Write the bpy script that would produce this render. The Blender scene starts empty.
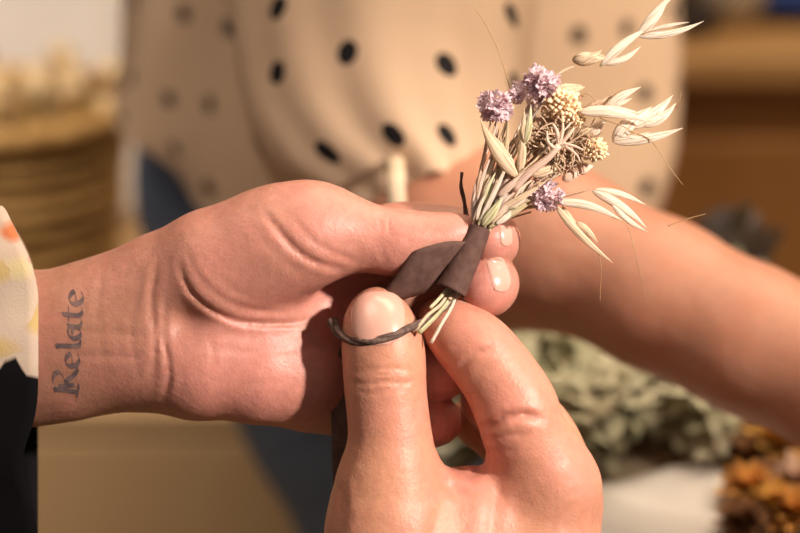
import bpy, math, random
import numpy as np
from mathutils import Vector
from mathutils.bvhtree import BVHTree
C = bpy.context.scene
COL = C.collection
random.seed(7); np.random.seed(7)

# ------------------------------------------------------------ camera, world, light, exposure
PITCH = math.radians(20); CAM = np.array([0.0, 0.0, 1.25]); FPX = 85 / 36 * 800
R_ = np.array([1.0, 0, 0]); F_ = np.array([0, math.cos(PITCH), -math.sin(PITCH)]); U_ = np.array([0, math.sin(PITCH), math.cos(PITCH)])
D0 = 0.48                       # distance of the hands
MM = D0 / FPX * 1000            # one pixel at the hands, in mm
cd = bpy.data.cameras.new('camera'); cam = bpy.data.objects.new('camera', cd); COL.objects.link(cam)
cd.lens = 85; cd.sensor_width = 36; cam.location = CAM; cam.rotation_euler = (math.pi / 2 - PITCH, 0, 0)
cd.dof.use_dof = True; cd.dof.focus_distance = D0 - 0.004; cd.dof.aperture_fstop = 7.5; cd.clip_start = 0.02
C.camera = cam
w = bpy.data.worlds.new('world'); C.world = w; w.use_nodes = True
w.node_tree.nodes['Background'].inputs[0].default_value = (1.0, 0.86, 0.77, 1)
w.node_tree.nodes['Background'].inputs[1].default_value = 0.10

def at(px, py, D):
    """the point of the place seen at (px, py) at depth D metres"""
    return CAM + D * (F_ + (px - 400) / FPX * R_ - (py - 266.5) / FPX * U_)

def area(name, loc, target, size, power, col):
    l = bpy.data.lights.new(name, 'AREA'); l.size = size; l.energy = power; l.color = col
    o = bpy.data.objects.new(name, l); COL.objects.link(o); o.location = loc
    o.rotation_euler = (Vector(target) - Vector(loc)).to_track_quat('-Z', 'Y').to_euler()
    return o
HAND = at(420, 280, D0)
def spot(name, loc, target, size, power, col, cone, blend):
    l = bpy.data.lights.new(name, 'SPOT'); l.shadow_soft_size = size; l.energy = power; l.color = col; l.spot_size = math.radians(cone); l.spot_blend = blend
    o = bpy.data.objects.new(name, l); COL.objects.link(o); o.location = loc
    o.rotation_euler = (Vector(target) - Vector(loc)).to_track_quat('-Z', 'Y').to_euler(); return o
KEY = HAND + 1.45 * np.array([0.70, -0.49, 0.52])
spot('unseen_spot_light', KEY, at(612, 240, D0), 0.045, 158, (1.0, 0.87, 0.77), 12.6, 1.0)
area('unseen_fill_panel', (-0.5, 0.3, 2.3), HAND, 0.7, 4.0, (1.0, 0.84, 0.70))  # unseen panel added as soft fill on the hands
spot('unseen_spot_light', (-0.7, 0.1, 2.3), (-0.58, 1.38, 0.90), 0.12, 105, (1.0, 0.87, 0.74), 36, 0.5)  # unseen spot added to brighten the chest front and basket
spot('unseen_spot_light', (0.55, 0.0, 2.35), (0.10, 0.95, 1.18), 0.10, 36, (1.0, 0.87, 0.75), 26, 0.7)  # unseen spot aimed at the dotted blouse
spot('unseen_spot_light', (0.95, 0.1, 2.3), (0.42, 0.85, 0.93), 0.08, 42, (1.0, 0.84, 0.68), 34, 0.6)  # another unseen spot, added to raise the foliage on the table
area('room_light', (0.5, 1.1, 2.4), (0.2, 1.3, 0.8), 1.2, 24, (1.0, 0.80, 0.58))
C.view_settings.view_transform = 'Standard'; C.view_settings.look = 'None'
C.view_settings.gamma = 1; C.view_settings.use_curve_mapping = False
C.view_settings.exposure = 0.25

# ------------------------------------------------------------ materials
def nt(name):
    m = bpy.data.materials.new(name); m.use_nodes = True
    t = m.node_tree; return m, t, t.nodes['Principled BSDF'], t.nodes['Material Output']
def noise(t, scale, detail=3, rough=0.5, vec=None, dist=0):
    n = t.nodes.new('ShaderNodeTexNoise'); n.inputs['Scale'].default_value = scale
    n.inputs['Detail'].default_value = detail; n.inputs['Roughness'].default_value = rough; n.inputs['Distortion'].default_value = dist
    if vec is None:
        tc = t.nodes.new('ShaderNodeTexCoord'); vec = tc.outputs['Object']
    t.links.new(vec, n.inputs['Vector']); return n
def ramp(t, src, stops):
    r = t.nodes.new('ShaderNodeValToRGB'); e = r.color_ramp.elements
    while len(e) < len(stops): e.new(0.5)
    for k, (p, c) in enumerate(stops): e[k].position = p; e[k].color = (*c, 1)
    t.links.new(src, r.inputs[0]); return r
def mix(t, fac, a, b):
    m = t.nodes.new('ShaderNodeMix'); m.data_type = 'RGBA'
    for s, v in ((m.inputs[0], fac), (m.inputs[6], a), (m.inputs[7], b)):
        if hasattr(v, 'links'): t.links.new(v, s)
        elif isinstance(v, (int, float)): s.default_value = v
        else: s.default_value = (*v, 1)
    return m.outputs[2]
def bump(t, b, src, strength, dist, prev=None):
    n = t.nodes.new('ShaderNodeBump'); n.inputs['Strength'].default_value = strength; n.inputs['Distance'].default_value = dist
    t.links.new(src, n.inputs['Height'])
    if prev is not None: t.links.new(prev, n.inputs['Normal'])
    t.links.new(n.outputs[0], b.inputs['Normal']); return n.outputs[0]
def plain(name, c, rough=0.6, c2=None, scale=60, bmp=0, metal=0, detail=3, bd=0.001):
    m, t, b, o = nt(name); b.inputs['Roughness'].default_value = rough; b.inputs['Metallic'].default_value = metal
    n = noise(t, scale, detail)
    c2 = c2 or tuple(x * 0.8 for x in c)
    r = ramp(t, n.outputs[0], [(0.35, c), (0.65, c2)]); t.links.new(r.outputs[0], b.inputs['Base Color']); b.inputs['Specular IOR Level'].default_value = 0.3
    if bmp: bump(t, b, n.outputs[0], bmp, bd)
    return m
def skin(name, base, pink, dark, tone=1.0):
    m, t, b, o = nt(name)
    at_ = t.nodes.new('ShaderNodeAttribute'); at_.attribute_name = 'flush_and_lit'
    n1 = noise(t, 70, 4, 0.55); n2 = noise(t, 420, 3, 0.6)
    r1 = ramp(t, n1.outputs[0], [(0.35, (0, 0, 0)), (0.68, (1, 1, 1))])
    c0 = mix(t, r1.outputs[0], base, tuple(0.5 * (a + b_) for a, b_ in zip(base, pink)))
    c1 = mix(t, at_.outputs['Fac'], c0, pink)
    r2 = ramp(t, n2.outputs[0], [(0.3, (0.30,) * 3), (0.7, (0, 0, 0))])
    c2 = mix(t, r2.outputs[0], c1, dark)
    t.links.new(c2, b.inputs['Base Color'])
    b.inputs['Roughness'].default_value = 0.47
    b.inputs['Specular IOR Level'].default_value = 0.42
    b.inputs['Subsurface Weight'].default_value = 0.28
    b.inputs['Subsurface Radius'].default_value = (1.0, 0.33, 0.18); b.inputs['Subsurface Scale'].default_value = 0.0032
    v = t.nodes.new('ShaderNodeTexVoronoi'); v.feature = 'DISTANCE_TO_EDGE'; v.inputs['Scale'].default_value = 900
    tc = t.nodes.new('ShaderNodeTexCoord'); t.links.new(tc.outputs['Object'], v.inputs['Vector'])
    p = bump(t, b, v.outputs['Distance'], 0.16, 0.0004)
    n3 = noise(t, 160, 5, 0.6)
    bump(t, b, n3.outputs[0], 0.35, 0.0012, p)
    return m
def fibre(name, a, b_, c, rough=0.6, trans=0.25, scale=(500, 500, 40)):
    """dry plant matter: fine streaks along the piece's own length (v of its UVs)"""
    m, t, b, o = nt(name)
    uv = t.nodes.new('ShaderNodeUVMap'); mp = t.nodes.new('ShaderNodeMapping'); mp.inputs['Scale'].default_value = (11, 1.2, 1)
    t.links.new(uv.outputs[0], mp.inputs[0])
    oi = t.nodes.new('ShaderNodeObjectInfo'); ad = t.nodes.new('ShaderNodeVectorMath'); ad.operation = 'ADD'
    t.links.new(mp.outputs[0], ad.inputs[0]); t.links.new(oi.outputs['Random'], ad.inputs[1])
    n = noise(t, 1.3, 4, 0.6, ad.outputs[0]); n2 = noise(t, 150, 2)
    r = ramp(t, n.outputs[0], [(0.40, a), (0.50, b_), (0.60, c)])
    c2 = mix(t, 0.12, r.outputs[0], b_)
    t.links.new(c2, b.inputs['Base Color']); b.inputs['Roughness'].default_value = rough
    bump(t, b, n.outputs[0], 0.5, 0.0006)
    tr = t.nodes.new('ShaderNodeBsdfTranslucent'); t.links.new(c2, tr.inputs[0])
    ms = t.nodes.new('ShaderNodeMixShader'); ms.inputs[0].default_value = trans
    t.links.new(b.outputs[0], ms.inputs[1]); t.links.new(tr.outputs[0], ms.inputs[2]); t.links.new(ms.outputs[0], o.inputs[0])
    return m

M = {}
M['skin'] = skin('skin', (0.58, 0.275, 0.165), (0.61, 0.235, 0.185), (0.34, 0.13, 0.08))
M['skin_palm_wrist_shade'] = skin('skin_palm_wrist_shade', (0.44, 0.215, 0.14), (0.62, 0.25, 0.20), (0.28, 0.11, 0.07))  # base darkened: the wrist's shade is put into the skin colour
M['skin_tan'] = skin('skin_tan', (0.56, 0.27, 0.17), (0.55, 0.20, 0.12), (0.38, 0.16, 0.09))
M['nail'] = plain('nail', (0.64, 0.335, 0.26), 0.22, (0.68, 0.385, 0.305), 120)
M['tattoo'] = plain('tattoo', (0.11, 0.08, 0.085), 0.55, (0.22, 0.14, 0.125), 500)
M['oat'] = fibre('oat', (0.48, 0.32, 0.18), (0.90, 0.71, 0.50), (0.72, 0.52, 0.32))
M['oat_white'] = fibre('oat_white', (0.60, 0.42, 0.28), (0.97, 0.87, 0.74), (0.88, 0.72, 0.54), trans=0.3)
M['oat_green'] = fibre('oat_green', (0.40, 0.36, 0.16), (0.70, 0.66, 0.38), (0.86, 0.76, 0.54))
M['straw'] = fibre('straw', (0.36, 0.24, 0.12), (0.78, 0.65, 0.42), (0.55, 0.44, 0.22))
M['brown_straw'] = fibre('brown_straw', (0.34, 0.19, 0.11), (0.62, 0.40, 0.25), (0.78, 0.56, 0.38))
M['mauve_straw'] = fibre('mauve_straw', (0.33, 0.22, 0.19), (0.52, 0.38, 0.33), (0.70, 0.60, 0.48))
M['coral'] = fibre('coral', (0.86, 0.62, 0.48), (0.95, 0.74, 0.60), (0.80, 0.54, 0.40))
M['lilac'] = fibre('lilac', (0.84, 0.62, 0.66), (0.95, 0.80, 0.83), (0.55, 0.30, 0.36), trans=0.35)
M['cream'] = plain('cream', (0.95, 0.74, 0.50), 0.7, (0.82, 0.56, 0.32), 500, 0.5)
M['awn'] = plain('awn', (0.30, 0.16, 0.07), 0.5, (0.48, 0.30, 0.14), 90)
M['tape'] = plain('tape', (0.095, 0.050, 0.040), 0.7, (0.13, 0.072, 0.058), 420, 0.5, bd=0.0004)
M['tape_twist'] = plain('tape_twist', (0.17, 0.11, 0.09), 0.6, (0.085, 0.055, 0.045), 700, 0.7, bd=0.0006)

M['nail'].node_tree.nodes['Principled BSDF'].inputs['Specular IOR Level'].default_value = 0.75
for _k in ('tape', 'tape_twist', 'tattoo'): M[_k].node_tree.nodes['Principled BSDF'].inputs['Specular IOR Level'].default_value = 0.08
# ------------------------------------------------------------ object helpers
def finish(name, me, mat, parent=None, smooth=True, label=None):
    o = bpy.data.objects.new(name, me); COL.objects.link(o); me.materials.append(mat)
    if smooth: me.polygons.foreach_set('use_smooth', [True] * len(me.polygons))
    if parent is not None: o.parent = parent
    if label: o['label'] = label
    return o
def thing(name, loc, label, cat, group=None):
    o = bpy.data.objects.new(name, None); COL.objects.link(o); o.location = loc; o.empty_display_size = 0.02
    tag(o, label, cat, group); return o
def tag(o, label, cat, group=None, kind=None):
    o['label'] = label; o['category'] = cat
    if group: o['group'] = group
    if kind: o['kind'] = kind
    return o
def structure(o): o['kind'] = 'structure'; return o
def world_mesh(name, verts, faces, mat, parent=None, smooth=True, label=None, uvs=None, origin=None):
    """verts in world space; the object's origin at its parent's, at 'origin' or at the verts' own centre"""
    v = np.asarray(verts, float)
    off = np.array(parent.matrix_world.translation) if parent is not None and parent.parent else (np.array(parent.location) if parent is not None else (np.array(origin) if origin is not None else v.mean(0)))
    me = bpy.data.meshes.new(name); me.from_pydata((v - off).tolist(), [], [tuple(map(int, f)) for f in faces]); me.update()
    if uvs is not None:
        ul = me.uv_layers.new(name='UVMap'); li = np.empty(len(me.loops), int); me.loops.foreach_get('vertex_index', li)
        ul.data.foreach_set('uv', np.asarray(uvs, float)[li].ravel())
    o = finish(name, me, mat, parent, smooth, label)
    if parent is None: o.location = off
    return o
def sub_of(part):            # where a sub-part's verts are measured from (parts sit at their thing's origin)
    return part

class Bag:
    """collects shapes given in world space"""
    def __init__(s): s.v = []; s.f = []; s.uv = []; s.n = 0
    def add(s, v, f, uv=None):
        v = np.asarray(v, float); s.v.append(v); s.f += [tuple(i + s.n for i in q) for q in f]
        s.uv.append(np.zeros((len(v), 2)) if uv is None else np.asarray(uv, float)); s.n += len(v)
    def build(s, name, mat, parent=None, smooth=True, label=None, root=None, origin=None):
        v = np.concatenate(s.v); uv = np.concatenate(s.uv)
        if root is not None:      # sub-part: parent is a part whose origin coincides with the root's
            off = np.array(root.location); me = bpy.data.meshes.new(name)
            me.from_pydata((v - off).tolist(), [], s.f); me.update()
            ul = me.uv_layers.new(name='UVMap'); li = np.empty(len(me.loops), int); me.loops.foreach_get('vertex_index', li)
            ul.data.foreach_set('uv', uv[li].ravel())
            return finish(name, me, mat, parent, smooth, label)
        return world_mesh(name, v, s.f, mat, parent, smooth, label, uv, origin)

def spline(P, n):
    """Catmull-Rom through the rows of P"""
    P = np.asarray(P, float); Q = np.vstack([2 * P[0] - P[1], P, 2 * P[-1] - P[-2]]); out = []
    ts = np.linspace(0, len(P) - 1, n)
    for t in ts:
        i = min(int(t), len(P) - 2); u = t - i; a, b, c, d = Q[i], Q[i + 1], Q[i + 2], Q[i + 3]
        out.append(0.5 * (2 * b + (c - a) * u + (2 * a - 5 * b + 4 * c - d) * u * u + (3 * b - a - 3 * c + d) * u ** 3))
    return np.array(out)
def frames(pts, up=None):
    T = np.gradient(pts, axis=0); T /= np.linalg.norm(T, axis=1, keepdims=True) + 1e-12
    up = np.array(up if up is not None else F_, float); A = []
    for t in T:
        a = up - t * (up @ t)
        if np.linalg.norm(a) < 1e-4: a = np.array([0.3, 0.5, 0.8]) - t * (np.array([0.3, 0.5, 0.8]) @ t)
        a /= np.linalg.norm(a); A.append(a); up = a
    A = np.array(A); return T, A, np.cross(T, A)
def tube(bag, pts, rad, seg=8, flat=1.0, up=None, ridge=0, twist=0):
    """closed tube; rad in metres per point; flat squashes along the 'up' direction"""
    pts = np.asarray(pts, float); n = len(pts); rad = np.broadcast_to(np.asarray(rad, float), (n,))
    T, A, B = frames(pts, up); v = []; uv = []
    for i in range(n):
        for k in range(seg):
            th = 2 * math.pi * k / seg; r = rad[i] * (1 + ridge * math.cos(seg / 2 * th)); tw = th + twist * i
            v.append(pts[i] + r * (math.cos(tw) * B[i] + flat * math.sin(tw) * A[i])); uv.append((k / seg, i / (n - 1)))
    f = [(i * seg + k, i * seg + (k + 1) % seg, (i + 1) * seg + (k + 1) % seg, (i + 1) * seg + k) for i in range(n - 1) for k in range(seg)]
    f += [tuple(range(seg - 1, -1, -1)), tuple((n - 1) * seg + k for k in range(seg))]
    bag.add(v, f, uv)
def px_pts(P):
    """rows (px, py, dz) with dz in hand-pixels behind the focus plane -> world"""
    return np.array([at(p[0], p[1], D0 + p[2] * MM / 1000) for p in P])
PX = MM / 1000

# ------------------------------------------------------------ smooth bodies (distance fields + surface nets)
def smin(a, b, k):
    h = np.clip(0.5 + 0.5 * (b - a) / k, 0, 1); return b + (a - b) * h - k * h * (1 - h)
def cone_chain(X, P, R, k):
    out = None
    for i in range(len(P) - 1):
        a, b = P[i], P[i + 1]; ab = b - a; t = np.clip(((X - a) @ ab) / (ab @ ab), 0, 1)
        d = np.linalg.norm(X - a - t[..., None] * ab, axis=-1) - (R[i] + (R[i + 1] - R[i]) * t)
        out = d if out is None else smin(out, d, k)
    return out
def nets(field, lo, hi, vox):
    """field(points)->distance; returns verts, quads of the zero surface"""
    lo = np.array(lo, float); n = np.ceil((np.array(hi) - lo) / vox).astype(int) + 1
    V = np.empty(n, np.float32); ax = [lo[i] + vox * np.arange(n[i]) for i in range(3)]
    K = 10; nb = [-(-int(x) // K) for x in n]; gi = np.stack(np.meshgrid(*[np.arange(x) for x in nb], indexing='ij'), -1).reshape(-1, 3)
    cen = (lo + vox * (gi * K + (K - 1) / 2)).astype(np.float32); fc = field(cen); near = np.abs(fc) < vox * K * 0.5 * 1.8 + 3.5
    loc = np.stack(np.meshgrid(np.arange(K), np.arange(K), np.arange(K), indexing='ij'), -1)
    G = np.empty([x * K for x in nb], np.float32)
    for g, c in zip(gi[~near], fc[~near]): i, j, k = g * K; G[i:i + K, j:j + K, k:k + K] = c
    gn = gi[near]
    for s in range(0, len(gn), 200):
        q_ = gn[s:s + 200]; pts = (lo + vox * (q_[:, None, None, None, :] * K + loc)).astype(np.float32); r_ = field(pts)
        for g, c in zip(q_, r_): i, j, k = g * K; G[i:i + K, j:j + K, k:k + K] = c
    V = G[:n[0], :n[1], :n[2]]
    ins = V < 0; m = tuple(x - 1 for x in n); cnt = np.zeros(m, np.int16); acc = np.zeros(m + (3,), np.float32)
    for d in range(3):
        sl0 = [slice(None)] * 3; sl1 = [slice(None)] * 3; sl0[d] = slice(0, -1); sl1[d] = slice(1, None)
        a, b = V[tuple(sl0)], V[tuple(sl1)]; cr = (a < 0) != (b < 0); t = np.where(cr, a / np.where(cr, a - b, 1), 0)
        o1, o2 = [x for x in range(3) if x != d]
        for i in (0, 1):
            for j in (0, 1):
                sl = [slice(None)] * 3; sl[o1] = slice(i, i + m[o1]); sl[o2] = slice(j, j + m[o2]); sl[d] = slice(0, m[d])
                c_ = cr[tuple(sl)]; cnt += c_
                acc[..., d] += np.where(c_, t[tuple(sl)], 0); acc[..., o1] += np.where(c_, i, 0); acc[..., o2] += np.where(c_, j, 0)
    on = cnt > 0; idx = -np.ones(m, np.int64); idx[on] = np.arange(on.sum())
    cell = np.argwhere(on); verts = lo + vox * (cell + acc[on] / cnt[on][:, None]); quads = []
    for d in range(3):
        o1, o2 = [(1, 2), (2, 0), (0, 1)][d]
        sl0 = [slice(1, -1)] * 3; sl1 = [slice(1, -1)] * 3; sl0[d] = slice(0, -1); sl1[d] = slice(1, None)
        a = ins[tuple(sl0)]; b = ins[tuple(sl1)]; e = np.argwhere(a != b); s_ = a[a != b]
        base = e.copy(); base[:, o1] += 1; base[:, o2] += 1
        def at_(i, j):
            q = base.copy(); q[:, o1] -= i; q[:, o2] -= j; return idx[q[:, 0], q[:, 1], q[:, 2]]
        q = np.stack([at_(1, 1), at_(0, 1), at_(0, 0), at_(1, 0)], 1); q[~s_] = q[~s_][:, ::-1]; quads.append(q)
    q = np.concatenate(quads); q = q[(q >= 0).all(1)]
    return verts, q
def relax(v, q, it):
    e = np.concatenate([q[:, [0, 1]], q[:, [1, 2]], q[:, [2, 3]], q[:, [3, 0]]])
    for _ in range(it):
        s = np.zeros_like(v); c = np.zeros(len(v))
        for k in range(3): s[:, k] = np.bincount(e[:, 0], v[e[:, 1], k], len(v)) + np.bincount(e[:, 1], v[e[:, 0], k], len(v))
        c = np.bincount(e[:, 0], minlength=len(v)) + np.bincount(e[:, 1], minlength=len(v)); v = 0.5 * v + 0.5 * s / c[:, None]
    return v
# body space: millimetres, x right, y down, z away from the viewer, origin on the focus plane's middle
def B3(p):
    D = D0 * 1000 + p[2] * MM
    return np.array([(p[0] - 400) * D / FPX, (p[1] - 266.5) * D / FPX, p[2] * MM], np.float32)
def Br(p, r): return r * MM * (1 + p[2] * MM / (D0 * 1000))
def b2w(v):
    v = np.asarray(v, float) / 1000
    return CAM + R_ * v[:, :1] - U_ * v[:, 1:2] + F_ * (D0 + v[:, 2:3])
def chain(rows, n=None):
    rows = np.array(rows, float)
    if n: rows = spline(rows, n)
    return np.array([B3(r) for r in rows]), [Br(r, r[3]) for r in rows]

class Body:
    def __init__(s, core, limbs, creases=(), dents=(), core_k=9):
        s.core = [chain(r) for r in core]; s.limbs = [(chain(r, n), k) for r, n, k in limbs]
        s.creases = [(spline(np.array([B3((p[0], p[1], 0))[:2].tolist() + [0] for p in c]), 14)[:, :2], w, d, z * MM) for c, w, d, z in creases]
        s.dents = [(B3(p), r * MM, d) for p, r, d in dents]; s.ck = core_k
    def __call__(s, X):
        core = None
        for P, R in s.core:
            d = cone_chain(X, P, R, 4); core = d if core is None else smin(core, d, s.ck)
        out = core
        for (P, R), k in s.limbs:
            l = cone_chain(X, P, R, 2.2); l = l if core is None else smin(core, l, k); out = l if out is None else smin(out, l, 0.5)
        for c, p, dep in s.dents:
            out = out + dep * np.exp(-((X - c) ** 2).sum(-1) / (p * p))
        for pl, w, dep, zmax in s.creases:
            lo, hi = pl.min(0) - 3 * w, pl.max(0) + 3 * w
            m = (X[..., 0] > lo[0]) & (X[..., 0] < hi[0]) & (X[..., 1] > lo[1]) & (X[..., 1] < hi[1]) & (X[..., 2] < zmax) & (np.abs(out) < 4)
            if not m.any(): continue
            x = X[m][:, :2]; best = np.full(len(x), 1e9); tt = np.zeros(len(x)); L = len(pl) - 1
            for i in range(L):
                a, b = pl[i], pl[i + 1]; ab = b - a; t = np.clip(((x - a) @ ab) / (ab @ ab), 0, 1)
                dd = np.linalg.norm(x - a - t[:, None] * ab, axis=1); g = dd < best; best[g] = dd[g]; tt[g] = (i + t[g]) / L
            fade = np.minimum(1, 4 * np.minimum(tt, 1 - tt) + 0.15)
            out[m] += dep * fade * (np.exp(-(best / w) ** 2) - 0.35 * np.exp(-((best - 2.1 * w) / (1.2 * w)) ** 2))
        return out
def nail_mesh(body, name, c, ux, uy, hx, hy, face, parent, root, vox=0.35, lift=0.22, mat=None):
    """nail plate: follows the finger within a rounded outline; c centre (px row), ux/uy unit vectors in body space, face = outward"""
    c = B3(c); ux = np.array(ux, float); uy = np.array(uy, float); ux /= np.linalg.norm(ux); uy -= ux * (uy @ ux); uy /= np.linalg.norm(uy)
    nn = np.cross(ux, uy); nn = nn if nn @ np.array(face) > 0 else -nn; hx *= MM; hy *= MM
    def f(X):
        r = X - c; a = np.abs(r @ ux) / hx; b = np.abs(r @ uy) / hy
        reg = ((a ** 2.7 + b ** 2.7) ** (1 / 2.7) - 1) * min(hx, hy)
        d = body(X) - lift * (1 - 0.6 * np.clip(a, 0, 1) ** 4)
        return np.maximum(np.maximum(np.maximum(d, -d - 1.3), reg), -(r @ nn) - 1.0 * max(hx, hy) * 0.9)
    ext = max(hx, hy) * 1.5 + 3
    v, q = nets(f, c - ext, c + ext, vox); v = relax(v, q, 2)
    bag = Bag(); bag.add(b2w(v), [tuple(map(int, x)) for x in q])
    return bag.build(name, mat or M['nail'], parent, True, None, root)
def body_mesh(name, body, lo, hi, vox, mat, root, flush_and_lit=(), label=None, it=2):
    v, q = nets(body, lo, hi, vox); v = relax(v, q, it)
    o = world_mesh(name, b2w(v), q, mat, root, True, label)
    fl = np.zeros(len(v))
    for p, r, s in flush_and_lit: fl = np.maximum(fl, s * np.exp(-((v - B3(p)) ** 2).sum(1) / (r * MM) ** 2))
    at_ = o.data.attributes.new('flush_and_lit', 'FLOAT', 'POINT'); at_.data.foreach_set('value', fl)
    return o

#==SETTING
# ------------------------------------------------------------ room shell
M['floor'] = plain('floor', (0.62, 0.42, 0.22), 0.5, (0.50, 0.32, 0.16), 3, 0.0)
M['wall'] = plain('wall', (0.42, 0.26, 0.14), 0.8, (0.36, 0.22, 0.12), 2)
def quad(name, pts, mat):
    o = world_mesh(name, pts, [(0, 1, 2, 3)], mat, None, False); return structure(o)
def box_v(bag, c, s, rz=0):
    c = np.array(c, float); s = np.array(s, float) / 2; v = []
    for x in (-1, 1):
        for y in (-1, 1):
            for z in (-1, 1):
                a, b = x * s[0], y * s[1]; v.append(c + [a * math.cos(rz) - b * math.sin(rz), a * math.sin(rz) + b * math.cos(rz), z * s[2]])
    bag.add(v, [(0, 1, 3, 2), (4, 6, 7, 5), (0, 4, 5, 1), (2, 3, 7, 6), (0, 2, 6, 4), (1, 5, 7, 3)])
def bevel(o, wdt, seg=3):
    m = o.modifiers.new('b', 'BEVEL'); m.width = wdt; m.segments = seg; m.limit_method = 'ANGLE'; return o
b = Bag(); box_v(b, (0, 1.2, -0.05), (5, 4.4, 0.1)); structure(b.build('floor', M['floor'], None, False))
b = Bag(); box_v(b, (0, 3.45, 1.3), (5, 0.1, 2.8)); structure(b.build('wall_back', M['wall'], None, False))

# wooden cabinet behind on the right
M['wood'] = plain('wood', (0.36, 0.165, 0.05), 0.5, (0.27, 0.115, 0.03), 5, 0.2)
M['wood_top'] = plain('wood_top', (0.50, 0.28, 0.11), 0.5, (0.42, 0.22, 0.08), 5, 0.2)
DC = 1.75
p0 = at(600, 66, DC); top_z = p0[2]; yf = p0[1]
cab = thing('wooden_cabinet', (0.55, yf + 0.25, 0), 'orange-brown wooden cabinet with a pale top at the back right', 'cabinet')
b = Bag(); box_v(b, (0.55, yf + 0.26, top_z / 2), (0.95, 0.5, top_z - 0.03)); bevel(b.build('body', M['wood'], cab, False), 0.004)
b = Bag(); box_v(b, (0.55, yf + 0.25, top_z), (1.0, 0.54, 0.03)); bevel(b.build('cabinet_top', M['wood_top'], cab, False), 0.006)
for k in range(2):
    b = Bag(); box_v(b, (0.32 + 0.46 * k, yf, top_z / 2 - 0.01), (0.44, 0.022, top_z - 0.12)); d_ = bevel(b.build('door', M['wood'], cab, False), 0.004)
    b = Bag(); tube(b, [(0.50 + 0.10 * k, yf - 0.03, 0.5), (0.50 + 0.10 * k, yf - 0.03, 0.62)], 0.006, 8); b.build('handle', M['tape'], d_, root=cab)
def ball(name, c, r, mat, label, cat, amp=0.06, seed=1, sq=(1, 1, 1), freq=3.0):
    rs = np.random.RandomState(seed); k = rs.normal(size=(8, 3)) * freq; ph = rs.rand(8) * 6.3; v = []; n, m_ = 40, 24
    for j in range(m_ + 1):
        for i in range(n):
            th = math.pi * j / m_; fi = 2 * math.pi * i / n; d = np.array([math.sin(th) * math.cos(fi), math.sin(th) * math.sin(fi), math.cos(th)])
            v.append(np.array(c) + d * np.array(sq) * r * (1 + amp * np.sin(k @ d + ph).sum() / 2))
    f = [(j * n + i, j * n + (i + 1) % n, (j + 1) * n + (i + 1) % n, (j + 1) * n + i) for j in range(m_) for i in range(n)]
    o = world_mesh(name, v, f, mat); return tag(o, label, cat) if cat else o
def lathe(bag, c, prof, seg=32):
    v = []; n = len(prof)
    for r, z in prof:
        for k in range(seg): a = 2 * math.pi * k / seg; v.append((c[0] + r * math.cos(a), c[1] + r * math.sin(a), c[2] + z))
    bag.add(v, [(i * seg + k, i * seg + (k + 1) % seg, (i + 1) * seg + (k + 1) % seg, (i + 1) * seg + k) for i in range(n - 1) for k in range(seg)])
tz = top_z + 0.015
def on_top(px, dy): return np.array([at(px, 60, DC + dy)[0], yf + dy, tz])
M['dark'] = plain('dark', (0.02, 0.015, 0.012), 0.6, (0.05, 0.035, 0.03), 20)
M['cream_pot'] = plain('cream_pot', (0.62, 0.54, 0.42), 0.5, (0.5, 0.42, 0.3), 20)
M['blue'] = plain('blue', (0.02, 0.05, 0.22), 0.7, (0.03, 0.08, 0.3), 40)
b = Bag(); lathe(b, on_top(728, 0.10), [(0.001, 0.001), (0.018, 0.001), (0.03, 0.02), (0.036, 0.045), (0.032, 0.06), (0.028, 0.06), (0.03, 0.045), (0.02, 0.012), (0.001, 0.01)])
tag(b.build('bowl', M['cream_pot']), 'cream bowl standing on the wooden cabinet', 'bowl')
b = Bag(); lathe(b, on_top(694, 0.06), [(0.001, 0.001), (0.014, 0.001), (0.022, 0.015), (0.02, 0.03), (0.016, 0.032), (0.001, 0.03)])
tag(b.build('dark_pot', M['dark']), 'small black pot at the left end of the cabinet top', 'pot')
b = Bag(); lathe(b, on_top(702, 0.20), [(0.001, 0.001), (0.03, 0.001), (0.035, 0.05), (0.02, 0.10), (0.014, 0.13), (0.001, 0.13)])
tag(b.build('bottle', M['dark']), 'black bottle behind the cream bowl on the cabinet', 'bottle')
ball('folded_cloth', on_top(785, 0.14) + [0, 0, 0.027], 0.05, M['blue'], 'deep blue crumpled cloth at the right of the cabinet top', 'cloth', 0.05, 3, (1.3, 0.9, 0.5))

# basket with dried flowers on a stand at the left, white paper behind
M['wicker'] = plain('wicker', (0.46, 0.27, 0.09), 0.6, (0.30, 0.16, 0.05), 60, 0.8, bd=0.004)
DB = 1.35
bc = at(8, 205, DB)
M['paper'] = plain('paper', (0.80, 0.76, 0.72), 0.7, (0.74, 0.69, 0.64), 12, 0.4, bd=0.006)
st = bc[2] - 0.10
M['pale_wood'] = plain('pale_wood', (0.50, 0.33, 0.17), 0.6, (0.44, 0.28, 0.14), 4)
ch = thing('wooden_chest', (-0.35, bc[1] + 0.1, 0), 'pale wooden chest at the left carrying the wicker basket', 'chest')
b = Bag(); box_v(b, (-0.33, bc[1] + 0.16, st / 2 - 0.01), (0.72, 0.56, st - 0.02)); bevel(b.build('body', M['pale_wood'], ch, False), 0.004)
b = Bag(); box_v(b, (-0.33, bc[1] + 0.155, st - 0.011), (0.73, 0.576, 0.022)); bevel(b.build('chest_top', M['pale_wood'], ch, False), 0.005)
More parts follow.
